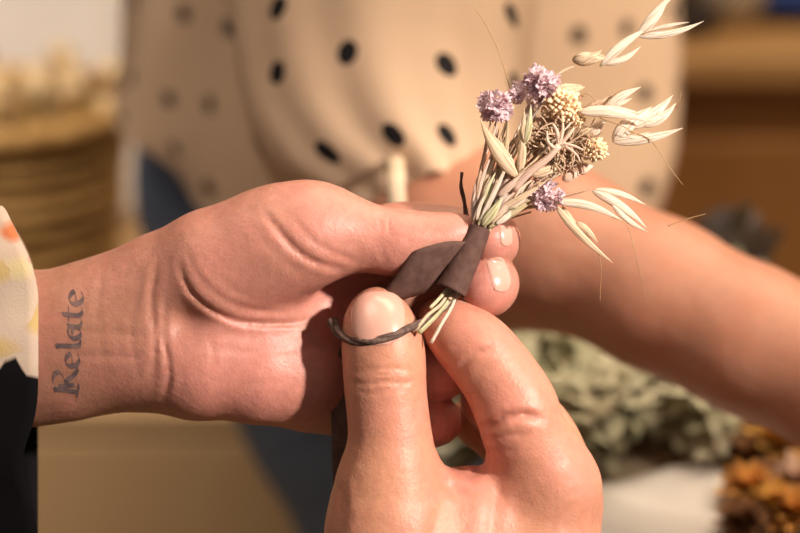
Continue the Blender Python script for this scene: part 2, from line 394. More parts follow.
for z0, z1 in ((st - 0.33, st - 0.024), (0.06, st - 0.336)):
    b = Bag(); box_v(b, (-0.33, bc[1] - 0.125, (z0 + z1) / 2), (0.68, 0.016, z1 - z0)); dr = bevel(b.build('drawer', M['pale_wood'], ch, False), 0.003)
    b = Bag(); hx = at(42, 460, DB - .15)[0]; hz = at(42, 462, DB - .13)[2] if z1 > st - 0.1 else z1 - .05
    hz = (z0 + z1) / 2 if not (z0 < hz < z1) else hz
    tube(b, [(hx - 0.012, bc[1] - 0.145, hz + 0.016), (hx + 0.0, bc[1] - 0.15, hz), (hx + 0.008, bc[1] - 0.145, hz - 0.02)], 0.009, 8); b.build('handle', M['tape'], dr, root=ch)
bk = thing('wicker_basket', (bc[0], bc[1], st), 'golden brown wicker basket of dried flowers at the far left', 'basket')
b = Bag(); prof = [(0.001, 0.002), (0.066, 0.002)]
for i in range(40): prof.append((0.068 + 0.0005 * i + 0.004 * math.sin(i * 1.9), 0.004 + 0.0042 * i))
prof += [(0.082, 0.17), (0.07, 0.03), (0.001, 0.02)]
lathe(b, (bc[0], bc[1], st), prof, 48); b.build('woven_body', M['wicker'], bk)
b = Bag(); rr = [(bc[0] + 0.089 * math.cos(a), bc[1] + 0.089 * math.sin(a), st + 0.173) for a in np.linspace(0, 2 * math.pi, 60)]
tube(b, rr, 0.008, 8, up=(0, 0, 1)); b.build('rim', M['wicker'], bk)
M['cream_flower'] = plain('cream_flower', (0.62, 0.48, 0.30), 0.8, (0.48, 0.32, 0.15), 200)
M['gold_grass'] = plain('gold_grass', (0.42, 0.26, 0.08), 0.8, (0.30, 0.17, 0.05), 100)
rs = np.random.RandomState(5); b = Bag(); b2 = Bag()
for k in range(120):
    a = rs.rand() * 6.28; r0 = rs.rand() * 0.055; base = np.array([bc[0] + r0 * math.cos(a), bc[1] + r0 * math.sin(a), st + 0.09])
    tip = base + [rs.normal() * 0.026, rs.normal() * 0.022, 0.06 + rs.rand() * 0.045]
    tube(b, [base, (base + tip) / 2 + rs.normal(size=3) * 0.006, tip], 0.0022, 5)
    if k < 46: lathe(b2, tip, [(0.001, -0.007), (0.009, -0.003), (0.012, 0.002), (0.008, 0.009), (0.001, 0.011)], 8)
g = b.build('dried_grass', M['gold_grass']); tag(g, 'golden dried grass stems filling the wicker basket', 'grass', kind='stuff')
g = b2.build('dried_flower_heads', M['cream_flower']); tag(g, 'cream dried flower heads above the wicker basket', 'flowers', kind='stuff')
# white paper parcel standing behind the basket
pc = at(25, 15, DB + 0.25)
b = Bag(); rs = np.random.RandomState(2); v = []; n, m_ = 36, 20
for j in range(m_ + 1):
    for i in range(n):
        a = 2 * math.pi * i / n; h = j / m_; r = 0.115 + 0.03 * h + 0.006 * math.sin(7 * a + 3 * h) + 0.004 * math.sin(13 * a)
        v.append((pc[0] + r * math.cos(a), pc[1] + r * 0.6 * math.sin(a), st + 0.002 + (pc[2] + 0.25 - st) * h + 0.012 * math.sin(5 * a) * h))
b.add(v, [(j * n + i, j * n + (i + 1) % n, (j + 1) * n + (i + 1) % n, (j + 1) * n + i) for j in range(m_) for i in range(n)] + [tuple(range(n - 1, -1, -1))])
tag(b.build('paper_sack', M['paper']), 'white paper sack standing behind the wicker basket', 'sack')
# ------------------------------------------------------------ table with dried material on the right
TZ = 0.945; M['table'] = plain('table', (0.45, 0.36, 0.25), 0.6, (0.36, 0.27, 0.17), 12)
tb = thing('work_table', (0.42, 0.68, 0), 'pale work table covered with dried foliage, lower right', 'table')
b = Bag(); box_v(b, (0.42, 0.675, TZ - 0.015), (0.76, 0.25, 0.03)); bevel(b.build('table_top', M['table'], tb, False), 0.004)
for x in (0.08, 0.76):
    for y in (0.58, 0.77):
        b = Bag(); box_v(b, (x, y, (TZ - 0.03) / 2), (0.04, 0.04, TZ - 0.03)); b.build('leg', M['table'], tb, False)
def on_table(px, py):
    d = (F_ + (px - 400) / FPX * R_ - (py - 266.5) / FPX * U_); s = (TZ - CAM[2]) / d[2]; return CAM + s * d
M['sage'] = plain('sage', (0.44, 0.43, 0.27), 0.85, (0.62, 0.58, 0.42), 45)
M['white_paper'] = plain('white_paper', (0.82, 0.78, 0.74), 0.7, (0.76, 0.71, 0.66), 12)
# white paper sheet lying on the table
q = [on_table(585, 570), on_table(725, 570), on_table(722, 470), on_table(590, 488)]
n = 14; v = []
for j in range(n):
    for i in range(n):
        u, t_ = i / (n - 1), j / (n - 1); p = (1 - t_) * ((1 - u) * q[0] + u * q[1]) + t_ * ((1 - u) * q[3] + u * q[2]); v.append(p + [0, 0, 0.003 + 0.002 * math.sin(5 * u + 4 * t_)])
o = world_mesh('paper_sheet', v, [(j * n + i, j * n + i + 1, (j + 1) * n + i + 1, (j + 1) * n + i) for j in range(n - 1) for i in range(n - 1)], M['white_paper'])
s_ = o.modifiers.new('s', 'SOLIDIFY'); s_.thickness = 0.0008; tag(o, 'white paper sheet on the table below the sage green foliage', 'paper')
# dried sage green foliage: leaves beyond counting
rs = np.random.RandomState(11); b = Bag()
def leaf(bag, base, d, L, wd, up, bend=0.2, cup=0.15):
    d = d / np.linalg.norm(d); s = np.cross(d, up); s /= np.linalg.norm(s) + 1e-9; u2 = np.cross(s, d); v = []; uv = []
    for i in range(6):
        t = i / 5; wq = wd * math.sin(math.pi * (0.08 + 0.88 * t)) ** 0.8; c = base + d * L * t - u2 * bend * L * t * t
        for k in (-1, 0, 1): v.append(c + s * wq * k + u2 * abs(k) * wq * cup); uv.append((k * .5 + .5, t))
    bag.add(v, [(i * 3 + k, i * 3 + k + 1, i * 3 + k + 4, i * 3 + k + 3) for i in range(5) for k in (0, 1)], uv)
for k in range(4200):
    px = rs.uniform(425, 745); py = rs.uniform(318, 500); 
    if px > 590 and py > 470 - 12 * math.sin(px * .05): continue
    if px > 715 and py > 430: continue
    p = on_table(px, py); h = 0.030 * (1 - ((px - 590) / 190) ** 2 * 0.5) * rs.rand() ** 0.6
    d = np.array([rs.normal(), rs.normal() * 0.8, rs.normal() * 0.45 + 0.2]); leaf(b, p + [0, 0, 0.004 + h], d, rs.uniform(0.006, 0.015), rs.uniform(0.002, 0.0042), np.array([0.1, 0, 1]), rs.uniform(-.2, .4))
tag(b.build('dried_foliage', M['sage']), 'heap of sage green dried leaves on the table', 'foliage', kind='stuff')
M['orange'] = plain('orange', (0.70, 0.34, 0.08), 0.7, (0.50, 0.20, 0.04), 60)
M['yellow'] = plain('yellow', (0.72, 0.42, 0.10), 0.7, (0.6, 0.3, 0.05), 60)
M['rust'] = plain('rust', (0.26, 0.12, 0.05), 0.8, (0.16, 0.07, 0.03), 60)
M['pale_pink'] = plain('pale_pink', (0.62, 0.42, 0.32), 0.8, (0.5, 0.32, 0.22), 60)
def flower(c, r, mat, label, seed):
    rs = np.random.RandomState(seed); root = thing('dried_flower', c - [0, 0, r * 0.45], label, 'flower', 'dried flowers scattered on the table'); b = Bag()
    for k in range(34):
        a = k * 2.4; t = k / 34; el = 0.15 + 1.2 * (1 - t); d = np.array([math.cos(a) * math.cos(el), math.sin(a) * math.cos(el), math.sin(el)])
        leaf(b, c + d * r * 0.1, d, r * (0.75 + 0.35 * rs.rand()), r * 0.24, np.array([0, 0, 1.0]) + d * .01, 0.25)
    b.build('petals', mat, root); b = Bag(); lathe(b, c, [(0.0005, -r * 0.4), (r * 0.3, -r * 0.25), (r * 0.38, 0.0), (r * 0.3, r * 0.2), (0.0005, r * 0.3)], 14); b.build('flower_centre', M['rust'], root)
for i, (px, py, r, mt, lb) in enumerate([
        (778, 462, 0.014, 'yellow', 'large golden yellow dried flower on the table at the right edge'),
        (748, 505, 0.012, 'orange', 'orange dried flower beside the right end of the white paper'),
        (770, 520, 0.011, 'yellow', 'golden dried flower at the bottom right corner'),
        (745, 470, 0.011, 'rust', 'dark rust dried flower next to the sage foliage'),
        (797, 500, 0.012, 'pale_pink', 'pale pinkish dried flower at the right edge of the table'),
        (793, 528, 0.011, 'orange', 'orange dried flower in the very corner of the table'),
        (742, 535, 0.010, 'rust', 'dark brown dried flower at the lower end of the white paper'),
        (768, 490, 0.009, 'rust', 'small rust brown dried flower under the large golden one'),
        (752, 445, 0.009, 'rust', 'brown dried flower just below the bare forearm')]):
    p = on_table(px, py + 6); flower(p + [0, 0, r * 0.5], r, M[mt], lb, i)
# grey-brown vase of dark dried flowers on the table's far side
M['grey'] = plain('grey', (0.10, 0.085, 0.075), 0.7, (0.16, 0.13, 0.12), 40)
M['grey_tuft'] = plain('grey_tuft', (0.13, 0.105, 0.095), 0.8, (0.20, 0.165, 0.15), 60)
vz = at(725, 262, 0.84); vr = thing('dried_posy_jar', (vz[0], vz[1], TZ + 0.0), 'dark grey jar with greyish dried heads behind the bare forearm', 'jar'); hgt = vz[2] - TZ
b = Bag(); lathe(b, (vz[0], vz[1], TZ), [(0.0005, 0.001), (0.018, 0.001), (0.022, 0.01), (0.022, hgt * 0.6), (0.014, hgt * 0.85), (0.016, hgt), (0.013, hgt), (0.011, hgt * .85), (0.0005, hgt * 0.5)]); b.build('jar_body', M['grey'], vr)
rs = np.random.RandomState(4); b = Bag()
for k in range(60):
    d = np.array([rs.normal() * 0.8, rs.normal() * .6, 1 + rs.rand()]); leaf(b, np.array([vz[0], vz[1], vz[2] - 0.002]) + rs.normal(size=3) * 0.006, d, rs.uniform(0.012, 0.026), 0.004, np.array([0, 1.0, 0.1]))
b.build('dried_leaves', M['grey_tuft'], vr)

#==OTHER
# ------------------------------------------------------------ woman in the dotted blouse
def dotted(name, base, base2, scale, rad):
    m, t, b, o = nt(name); tc = t.nodes.new('ShaderNodeTexCoord')
    uv = t.nodes.new('ShaderNodeUVMap')
    mp = t.nodes.new('ShaderNodeMapping'); mp.inputs['Scale'].default_value = (scale, scale, scale); t.links.new(uv.outputs[0], mp.inputs[0])
    v = t.nodes.new('ShaderNodeTexVoronoi'); v.voronoi_dimensions = '2D'; v.inputs['Scale'].default_value = 1; v.inputs['Randomness'].default_value = 0.42; t.links.new(mp.outputs[0], v.inputs['Vector'])
    r = ramp(t, v.outputs['Distance'], [(rad, (0, 0, 0)), (rad + 0.015, (1, 1, 1))])
    n = noise(t, 25, 3); c = mix(t, n.outputs[0], base, base2)
    t.links.new(mix(t, r.outputs[0], (0.015, 0.013, 0.014), c), b.inputs['Base Color']); b.inputs['Roughness'].default_value = 0.85; b.inputs['Specular IOR Level'].default_value = 0.15
    n2 = noise(t, 22, 3); bump(t, b, n2.outputs[0], 0.35, 0.004)
    return m
M['dots'] = dotted('dotted_cloth', (0.68, 0.48, 0.33), (0.64, 0.44, 0.29), 30, 0.125)
M['denim'] = plain('denim', (0.17, 0.22, 0.32), 0.85, (0.11, 0.15, 0.23), 160, 0.3)
def BD(px, py, D, r):      # row for a body at depth D metres, radius in metres -> body-space point/radius
    return (np.array([(px - 400) * D / FPX, (py - 266.5) * D / FPX, D - D0], np.float32) * 1000, r * 1000)
class Body2:
    def __init__(s, chains, k=25): s.c = chains; s.k = k
    def __call__(s, X):
        out = None
        for ch in s.c:
            d = cone_chain(X, [p for p, r in ch], [r for p, r in ch], 12); out = d if out is None else smin(out, d, s.k)
        return out
wr = thing('person', (0.10, 0.98, 0), 'person standing across in cream blouse with black dots and blue jeans, bare forearm', 'person')
E = [BD(440, 256, 0.655, 0.028), BD(490, 244, 0.645, 0.0275), BD(560, 248, 0.628, 0.0250), BD(660, 295, 0.608, 0.0225), BD(750, 340, 0.592, 0.0215), BD(850, 388, 0.578, 0.021), BD(1000, 452, 0.560, 0.019)]
SH = BD(480, -330, 0.86, 0.055)
fb = Body2([[SH, BD(400, -60, 0.76, 0.042), E[0]], E,
            [BD(1000, 452, .560, .019), BD(1090, 480, .552, .020), BD(1170, 492, .55, .016)], [BD(1060, 490, .552, .020), BD(1150, 520, .55, .016)],
            [SH, BD(400, -330, 0.95, 0.08), BD(280, -330, 1.0, 0.055)], [BD(400, -300, 0.95, 0.09), BD(400, 0, 0.97, 0.09), BD(380, 230, 0.97, 0.09)],
            [BD(400, -330, .95, .05), BD(395, -520, .95, .048)],
            [BD(1150, 495, .55, .009), BD(1260, 520, .55, .007)], [BD(1150, 515, .55, .009), BD(1250, 548, .55, .007)], [BD(1120, 470, .55, .009), BD(1200, 450, .545, .008)]], 14)
P_ = np.array([p for ch in fb.c for p, r in ch]); v, q = nets(fb, P_.min(0) - 100, P_.max(0) + 100, 4.0); v = relax(v, q, 2)
wb = world_mesh('body', b2w(v), q, M['skin_tan'], wr)
wb.data.attributes.new('flush_and_lit', 'FLOAT', 'POINT')
# head above the picture
hp = b2w([BD(392, -700, .93, 0)[0]])[0]; hd = ball('head', hp, 0.098, M['skin_tan'], None, None, 0.01, 4, (0.8, 0.95, 1.12)); hd.location = hp - np.array(wr.location); hd.parent = wr
hd.data.attributes.new('flush_and_lit', 'FLOAT', 'POINT')
M['hair'] = plain('hair', (0.06, 0.03, 0.015), 0.5, (0.10, 0.05, 0.025), 300, 0.5)
hr = ball('hair', hp + [0, 0.018, 0.018], 0.104, M['hair'], None, None, 0.02, 6, (0.86, 0.95, 1.12)); hr.location = hp + [0, 0.022, 0.02] - np.array(wr.location); hr.parent = wr

def cloth_loft(name, rows, mat, parent, uo=(0, 0), nu=90, nv=60, fold=0.004, seed=0, uvs=1.0, thick=0.0012, a0=0, a1=2 * math.pi, fl=5, lift=0.0):
    """rows: list of (centre world, half-width vector, half-depth vector, hem drop); lofted with folds"""
    rs = np.random.RandomState(seed); ph = rs.rand(6) * 6.3
    Rw = np.array([np.concatenate([r[0], r[1], r[2]]) for r in rows]); S = spline(Rw, nv); v = []; uv = []; L = 0
    for j in range(nv):
        c, hw, hd = S[j][:3], S[j][3:6], S[j][6:9]
        if j: L += np.linalg.norm(S[j][:3] - S[j - 1][:3])
        hm = S[nv // 2]
        g = j / (nv - 1); per = math.pi * (np.linalg.norm(hm[3:6]) + np.linalg.norm(hm[6:9]))
        for i in range(nu):
            a = a0 + (a1 - a0) * i / (nu - 1)
            k = 1 + fold / np.linalg.norm(hw) * (0.3 + g) * (math.sin(fl * a + ph[0] + 1.5 * g) + 0.6 * math.sin((2 * fl + 1) * a + ph[1] + 3 * g) + 0.4 * math.sin(3 * a + 9 * g + ph[2]))
            v.append(c + (hw * math.cos(a) + hd * math.sin(a)) * k + np.array([0, 0, lift * g ** 3 * max(0, -math.cos(a)) ** 3])); uv.append((per * (a - a0) / (2 * math.pi) + uo[0], L + uo[1]))
    f = [(j * nu + i, j * nu + i + 1, (j + 1) * nu + i + 1, (j + 1) * nu + i) for j in range(nv - 1) for i in range(nu - 1)]
    o = world_mesh(name, v, f, mat, parent, True, None, uv); m = o.modifiers.new('s', 'SOLIDIFY'); m.thickness = thick; m.offset = 0
    return o
X_ = np.array([1.0, 0, 0]); Yv = np.array([0, 1.0, 0])
def S_(px, D): return px * D / FPX
# torso of the blouse
cloth_loft('blouse', [(at(410, -330, 0.98), X_ * 0.10, Yv * 0.07), (at(405, -200, 0.98), X_ * 0.135, Yv * 0.10), (at(405, 0, 0.98), X_ * 0.142, Yv * 0.11), (at(400, 110, 0.98), X_ * 0.142, Yv * 0.115), (at(395, 178, 0.98), X_ * 0.138, Yv * 0.118)],
           M['dots'], wr, fold=0.005, seed=3, lift=0.04)
# near sleeve, wide and gathered at its lower edge with a tie
sd = (at(420, 150, .67) - at(430, -200, .80)); sd /= np.linalg.norm(sd); sx = X_ - sd * (X_ @ sd); sx /= np.linalg.norm(sx); sy = np.cross(sd, sx)
cloth_loft('sleeve', [(at(460, -330, .86), sx * 0.055, sy * 0.055), (at(420, -190, .80), sx * 0.062, sy * 0.06), (at(385, -60, .76), sx * 0.064, sy * 0.062), (at(382, 40, .715), sx * 0.056, sy * 0.058), (at(388, 130, .688), sx * 0.050, sy * 0.048), (at(402, 190, .670), sx * 0.041, sy * 0.040), (at(430, 228, .660), sx * 0.0285, sy * 0.034), (at(434, 240, .658), sx * 0.027, sy * 0.032)],
           M['dots'], wr, fold=0.0016, seed=8, uo=(0.012, 0.15))
b = Bag(); tube(b, spline([at(394, 150, .66), at(396, 172, .615), at(396, 195, .608), at(400, 225, .610)], 12), 0.0030, 8, 0.5); tb_ = b.build('sleeve_tie', M['dots'], wr)
M['cream_cloth'] = plain('cream_cloth', (0.74, 0.58, 0.40), 0.8); tb_.data.materials[0] = M['cream_cloth']
# jeans
def BW(x, y, z, r):
    d = np.array([x, y, z]) - CAM; return (np.array([d @ R_, -(d @ U_), d @ F_ - D0], np.float32) * 1000, r * 1000)
jb = Body2([[BW(-0.02, 0.98, 1.02, .10), BW(-0.01, 0.99, 0.93, .105)], [BW(-0.05, 0.985, 0.94, .095), BW(-0.01, 0.98, 0.82, .080), BW(0.018, 0.98, 0.75, .076), BW(0.03, 0.98, 0.48, .058), BW(0.03, 0.99, 0.10, .045)], [BW(0.03, 0.985, 0.94, .085), BW(0.12, 0.98, 0.75, .070), BW(0.15, 0.98, 0.48, .055), BW(0.16, 0.99, 0.10, .045)]], 30)
P_ = np.array([p for ch in jb.c for p, r in ch]); v, q = nets(jb, P_.min(0) - 140, P_.max(0) + 140, 6.0); v = relax(v, q, 2)
world_mesh('jeans', b2w(v), q, M['denim'], wr)

#==HANDS
# ------------------------------------------------------------ person whose hands bind the posy
me_ = thing('person', at(330, 420, D0), 'person in floral sleeve with tattooed wrist, both hands binding the small dried posy', 'person')
left = Body(
    core=[[(-640, 420, 80, 110), (-300, 385, 70, 88), (0, 352, 62, 66)],
          [(-300, 385, 70, 88), (0, 346, 62, 68), (60, 345, 62, 66), (110, 330, 57, 62)], [(40, 350, 62, 62), (130, 350, 58, 54), (180, 354, 52, 50)],
          [(110, 322, 55, 60), (165, 292, 40, 56), (215, 270, 24, 58), (262, 250, 16, 55), (300, 240, 12, 51)],
          [(170, 348, 48, 52), (205, 362, 44, 52), (258, 370, 48, 50), (300, 376, 60, 48), (330, 380, 84, 46)],
          [(190, 330, 60, 50), (270, 315, 76, 52), (330, 322, 92, 50)]],
    limbs=[([(290, 238, 14, 50), (322, 232, 9, 44), (352, 236, 6, 35), (382, 241, 5, 30), (402, 243, 4, 30), (428, 241, 4, 25.5), (450, 237, 4, 21), (464, 233, 5, 15)], 22, 7),
           ([(325, 285, 84, 42), (385, 240, 70, 33), (430, 234, 58, 29), (475, 240, 50, 28), (493, 240, 36, 25), (488, 240, 22, 22)], 14, 7),
           ([(330, 320, 86, 42), (390, 300, 92, 34), (440, 285, 84, 32), (482, 282, 58, 30), (486, 285, 36, 29), (484, 287, 22, 26)], 14, 7),
           ([(325, 352, 88, 42), (385, 366, 86, 33), (420, 369, 72, 30), (436, 370, 62, 28), (446, 370, 56, 24)], 12, 7),
           ([(320, 386, 84, 42), (375, 404, 84, 30), (415, 418, 72, 25), (430, 421, 66, 24), (442, 421, 62, 19)], 12, 7)],
    creases=[([(182, 262), (190, 285), (208, 305), (240, 321), (282, 324), (318, 320)], 0.7, 0.65, 60), ([(190, 250), (200, 272), (222, 296), (252, 309), (286, 312)], 0.6, 0.30, 50),
             ([(200, 244), (213, 268), (236, 288), (262, 300)], 0.55, 0.16, 50), ([(186, 276), (200, 298), (226, 318), (252, 326)], 0.5, 0.22, 50),
             ([(266, 212), (280, 230), (296, 248), (314, 261), (342, 270)], 0.8, 0.75, 50), ([(292, 214), (306, 232), (322, 246), (342, 256), (362, 263)], 0.6, 0.36, 50), ([(250, 222), (266, 242), (286, 262), (306, 274)], 0.6, 0.16, 50),
             ([(160, 262), (154, 300), (158, 340), (152, 385)], 0.8, 0.5, 80), ([(169, 300), (165, 330), (171, 372), (163, 400)], 0.7, 0.55, 80), ([(140, 290), (134, 330), (140, 375)], 0.7, 0.2, 80),
             ([(104, 262), (100, 310), (108, 380)], 0.8, 0.16, 80), ([(60, 352), (110, 356), (150, 358)], 0.8, 0.2, 80), ([(70, 330), (120, 333), (155, 336)], 1.0, 0.2, 80),
             ([(384, 214), (381, 224), (384, 234)], 0.5, 0.35, 20), ([(390, 216), (388, 226), (392, 236)], 0.45, 0.45, 20), ([(380, 245), (383, 256), (388, 266)], 0.6, 0.22, 20), ([(396, 218), (395, 228)], 0.4, 0.3, 20),
             ([(196, 342), (240, 352), (290, 350), (330, 345)], 0.8, 0.2, 60), ([(220, 400), (250, 385), (300, 384)], 0.9, 0.15, 60),
             ([(300, 330), (318, 350), (330, 352)], 0.7, 0.4, 70), ([(210, 330), (215, 355), (208, 380)], 0.7, 0.15, 60)],
    dents=[((345, 300, 25), 26, 3.0), ((185, 322, -5), 22, 2.0)])
lo = np.array([-185, -45, -22.0]); hi = np.array([36, 55, 52.0])
lh = body_mesh('hand', left, lo, hi, 0.72, M['skin_palm_wrist_shade'], me_, label='left hand, palm towards the viewer, thumb pinching the wrapped stems',
               flush_and_lit=[((470, 235, -10), 45, .5), ((484, 287, 0), 45, .9), ((490, 240, 10), 40, .8), ((290, 275, 0), 60, .8), ((250, 370, 0), 95, 1.0), ((330, 300, 30), 60, .9), ((445, 370, 40), 60, 1.0), ((440, 418, 40), 60, 1.0), ((235, 260, -20), 75, .7), ((330, 235, -20), 70, .7), ((400, 240, -20), 60, .7), ((370, 262, -10), 40, .5)])  # pink flush, plus painted brightening of the lit thumb and palm
nail_mesh(left, 'fingernail', (497, 274, 10), (0.9, 0.0, 0.45), (-0.15, 1, 0.1), 13, 17, (0.5, -.1, -1), lh, me_)
nail_mesh(left, 'fingernail', (502, 236, 12), (0.8, 0, 0.6), (0, 1, 0), 9, 11, (0.6, 0, -1), lh, me_)
# lettering inked on the wrist, read from the bottom up
bm_v = np.empty(len(lh.data.vertices) * 3); lh.data.vertices.foreach_get('co', bm_v)
bvh = BVHTree.FromPolygons((bm_v.reshape(-1, 3) + np.array(me_.location)).tolist(), [tuple(p.vertices) for p in lh.data.polygons])
GL = {'R': (17, [[(0, 0), (2, 22), (1, 25)], [(1, 24), (10, 27), (14, 21), (9, 15), (2, 13)], [(7, 14), (12, 5), (16, 1)], [(-3, 1), (5, -1)], [(4, 20), (5, 4)]]),
      'e': (12, [[(1, 7), (9, 9), (8, 13), (4, 15), (1, 10), (2, 3), (6, 0), (10, 3)]]),
      'l': (8, [[(1, 25), (3, 24), (3, 3), (7, 0)], [(3, 14), (6, 15)]]),
      'a': (13, [[(8, 13), (3, 14), (0, 7), (3, 0), (8, 4)], [(9, 15), (8, 3), (12, 0)], [(3, 10), (9, 8)]]),
      't': (10, [[(4, 21), (3, 4), (6, 0), (9, 2)], [(-1, 14), (9, 15)]])}
b = Bag(); cx = 0.0; total = sum(GL[c][0] for c in 'Relate'); SC = 104 / total
for ch in 'Relate':
    adv, strokes = GL[ch]
    for s in strokes:
        s = spline(np.array(s, float), 5 * len(s)) if len(s) > 2 else np.linspace(s[0], s[1], 8)
        T = np.gradient(s, axis=0); T /= np.linalg.norm(T, axis=1, keepdims=True) + 1e-9; v = []; ok = True
        for p, t in zip(s, T):
            wd = 0.8 + 1.25 * abs(t[1] * 0.9 - t[0] * 0.4)
            for sg in (-1, 1):
                g = p + sg * wd * np.array([0.85, 0.5])
                px = 78 - g[1] * SC * 0.66 + 0.06 * (cx + g[0]) * SC; py = 392 - (cx + g[0]) * SC
                d = Vector(at(px, py, 1.0) - CAM).normalized(); hit = bvh.ray_cast(Vector(CAM), d)
                if hit[0] is None: ok = False; break
                v.append(np.array(hit[0] + hit[1] * 0.00012))
            if not ok: break
        if ok: b.add(v, [(2 * i, 2 * i + 1, 2 * i + 3, 2 * i + 2) for i in range(len(s) - 1)])
    cx += adv
b.build('tattoo', M['tattoo'], lh, True, 'dark script lettering on the inner wrist', me_)

right = Body(
    core=[[(470, 1330, -110, 170), (455, 900, -20, 118), (455, 760, 15, 92)],
          [(440, 800, 10, 84), (405, 660, 5, 72), (392, 580, -2, 64), (388, 528, -5, 54), (388, 490, -6, 46)],
          [(500, 790, 20, 78), (520, 640, 30, 70), (540, 545, 32, 54), (549, 494, 28, 46)],
          [(450, 720, 20, 80), (465, 600, 28, 70), (462, 540, 24, 60), (466, 512, 20, 46)],
          [(560, 620, 60, 50), (545, 560, 70, 46)]],
    limbs=[([(388, 560, -4, 58), (387, 500, -7, 47), (391, 450, -10, 40), (388, 415, -10, 37.5), (385, 385, -10, 37.5), (384, 357, -10, 38), (381, 336, -9, 35.5), (378, 322, -8, 30), (376, 311, -6, 19), (375, 304, -4, 10)], 26, 7),
           ([(553, 486, 24, 45), (540, 462, 16, 43), (522, 430, 6, 39), (516, 408, 4, 39), (505, 386, 5, 36), (491, 366, 6, 34.5), (476, 348, 8, 33.5), (458, 333, 12, 29), (444, 323, 16, 22), (436, 317, 18, 14)], 26, 6),
           ([(560, 500, 58, 42), (540, 440, 68, 36), (515, 412, 76, 31), (492, 402, 82, 27), (484, 398, 84, 20)], 14, 6),
           ([(545, 540, 72, 42), (530, 480, 92, 32), (505, 440, 112, 26), (482, 424, 118, 23), (470, 418, 120, 18)], 14, 6)],
    creases=[([(349, 378), (366, 382), (384, 378), (402, 381), (418, 377)], 0.55, 0.5, 10), ([(351, 370), (372, 367), (396, 366), (417, 370)], 0.5, 0.35, 10), ([(354, 386), (372, 390), (392, 386), (412, 388)], 0.5, 0.28, 10), ([(360, 375), (380, 372), (400, 374)], 0.4, 0.3, 10),
             ([(458, 372), (466, 360), (477, 351), (490, 346)], 0.8, 0.6, 10), ([(472, 384), (480, 370), (494, 360)], 0.6, 0.22, 10),
             ([(480, 428), (492, 422), (505, 414), (524, 412), (540, 417)], 1.0, 1.15, 10), ([(482, 442), (498, 434), (514, 431), (528, 433)], 0.6, 0.4, 15), ([(478, 452), (498, 448), (516, 447)], 0.6, 0.22, 15),
             ([(445, 458), (456, 468), (470, 474), (486, 470)], 1.0, 0.9, 20), ([(436, 440), (448, 458), (462, 466)], 0.8, 0.5, 20), ([(430, 470), (450, 486), (470, 490)], 1.2, 0.3, 20),
             ([(336, 480), (345, 500), (342, 530)], 1.2, 0.3, 15), ([(440, 500), (430, 530), (424, 560)], 1.6, 0.35, 15), ([(500, 480), (492, 510), (488, 545)], 1.6, 0.35, 20)],
    dents=[((458, 440, 20), 22, 2.0)], core_k=10)
lo = np.array([-32, 3, -75.0]); hi = np.array([68, 275, 55.0])
rh = body_mesh('hand', right, lo, hi, 0.72, M['skin'], me_, label='right hand seen from its back, thumbnail facing the viewer',
               flush_and_lit=[((380, 310, -30), 26, .55), ((384, 375, -40), 30, .25), ((480, 340, -10), 60, .6), ((515, 400, -20), 50, .55), ((480, 440, 20), 60, .9), ((575, 470, 0), 40, .5), ((470, 475, 0), 40, .7)])
nail_mesh(right, 'fingernail', (378, 318, -36), (1, 0, 0), (0, 1, 0), 27, 26.5, (0, 0, -1), rh, me_, vox=0.45, lift=0.4)

# floral sleeve of the left arm
m, t, bb, oo = nt('floral_cloth'); tc = t.nodes.new('ShaderNodeTexCoord')
v1 = t.nodes.new('ShaderNodeTexVoronoi'); v1.inputs['Scale'].default_value = 105
nd = noise(t, 60, 3); vm = t.nodes.new('ShaderNodeVectorMath'); vm.operation = 'MULTIPLY_ADD'; t.links.new(nd.outputs['Color'], vm.inputs[0]); vm.inputs[1].default_value = (0.012, 0.012, 0.012); t.links.new(tc.outputs['Object'], vm.inputs[2]); t.links.new(vm.outputs[0], v1.inputs['Vector'])
r1 = ramp(t, v1.outputs['Distance'], [(0.30, (1, 1, 1)), (0.55, (0, 0, 0))]); sx_ = t.nodes.new('ShaderNodeSeparateColor'); t.links.new(v1.outputs['Color'], sx_.inputs[0])
pick = ramp(t, sx_.outputs[0], [(0.0, (0.56, 0.40, 0.18)), (0.22, (0.56, 0.18, 0.08)), (0.38, (0.62, 0.50, 0.28)), (0.52, (0.60, 0.47, 0.36))]); pick.color_ramp.interpolation = 'CONSTANT'
c1 = mix(t, r1.outputs[0], (0.56, 0.43, 0.34), pick.outputs[0])
g = t.nodes.new('ShaderNodeAttribute'); g.attribute_name = 'black_motif'; n = noise(t, 60, 2)
ma = t.nodes.new('ShaderNodeMath'); ma.operation = 'MULTIPLY_ADD'; t.links.new(n.outputs[0], ma.inputs[0]); ma.inputs[1].default_value = 0.25; t.links.new(g.outputs['Fac'], ma.inputs[2])
r2 = ramp(t, ma.outputs[0], [(0.60, (0, 0, 0)), (0.64, (1, 1, 1))]); t.links.new(mix(t, r2.outputs[0], c1, (0.008, 0.007, 0.008)), bb.inputs['Base Color']); bb.inputs['Roughness'].default_value = 0.9; bb.inputs['Specular IOR Level'].default_value = 0.05
n3 = noise(t, 1400, 2); bump(t, bb, n3.outputs[0], 0.25, 0.0004)
nu, nv = 120, 60; v = []; mot = []; rs = np.random.RandomState(1)
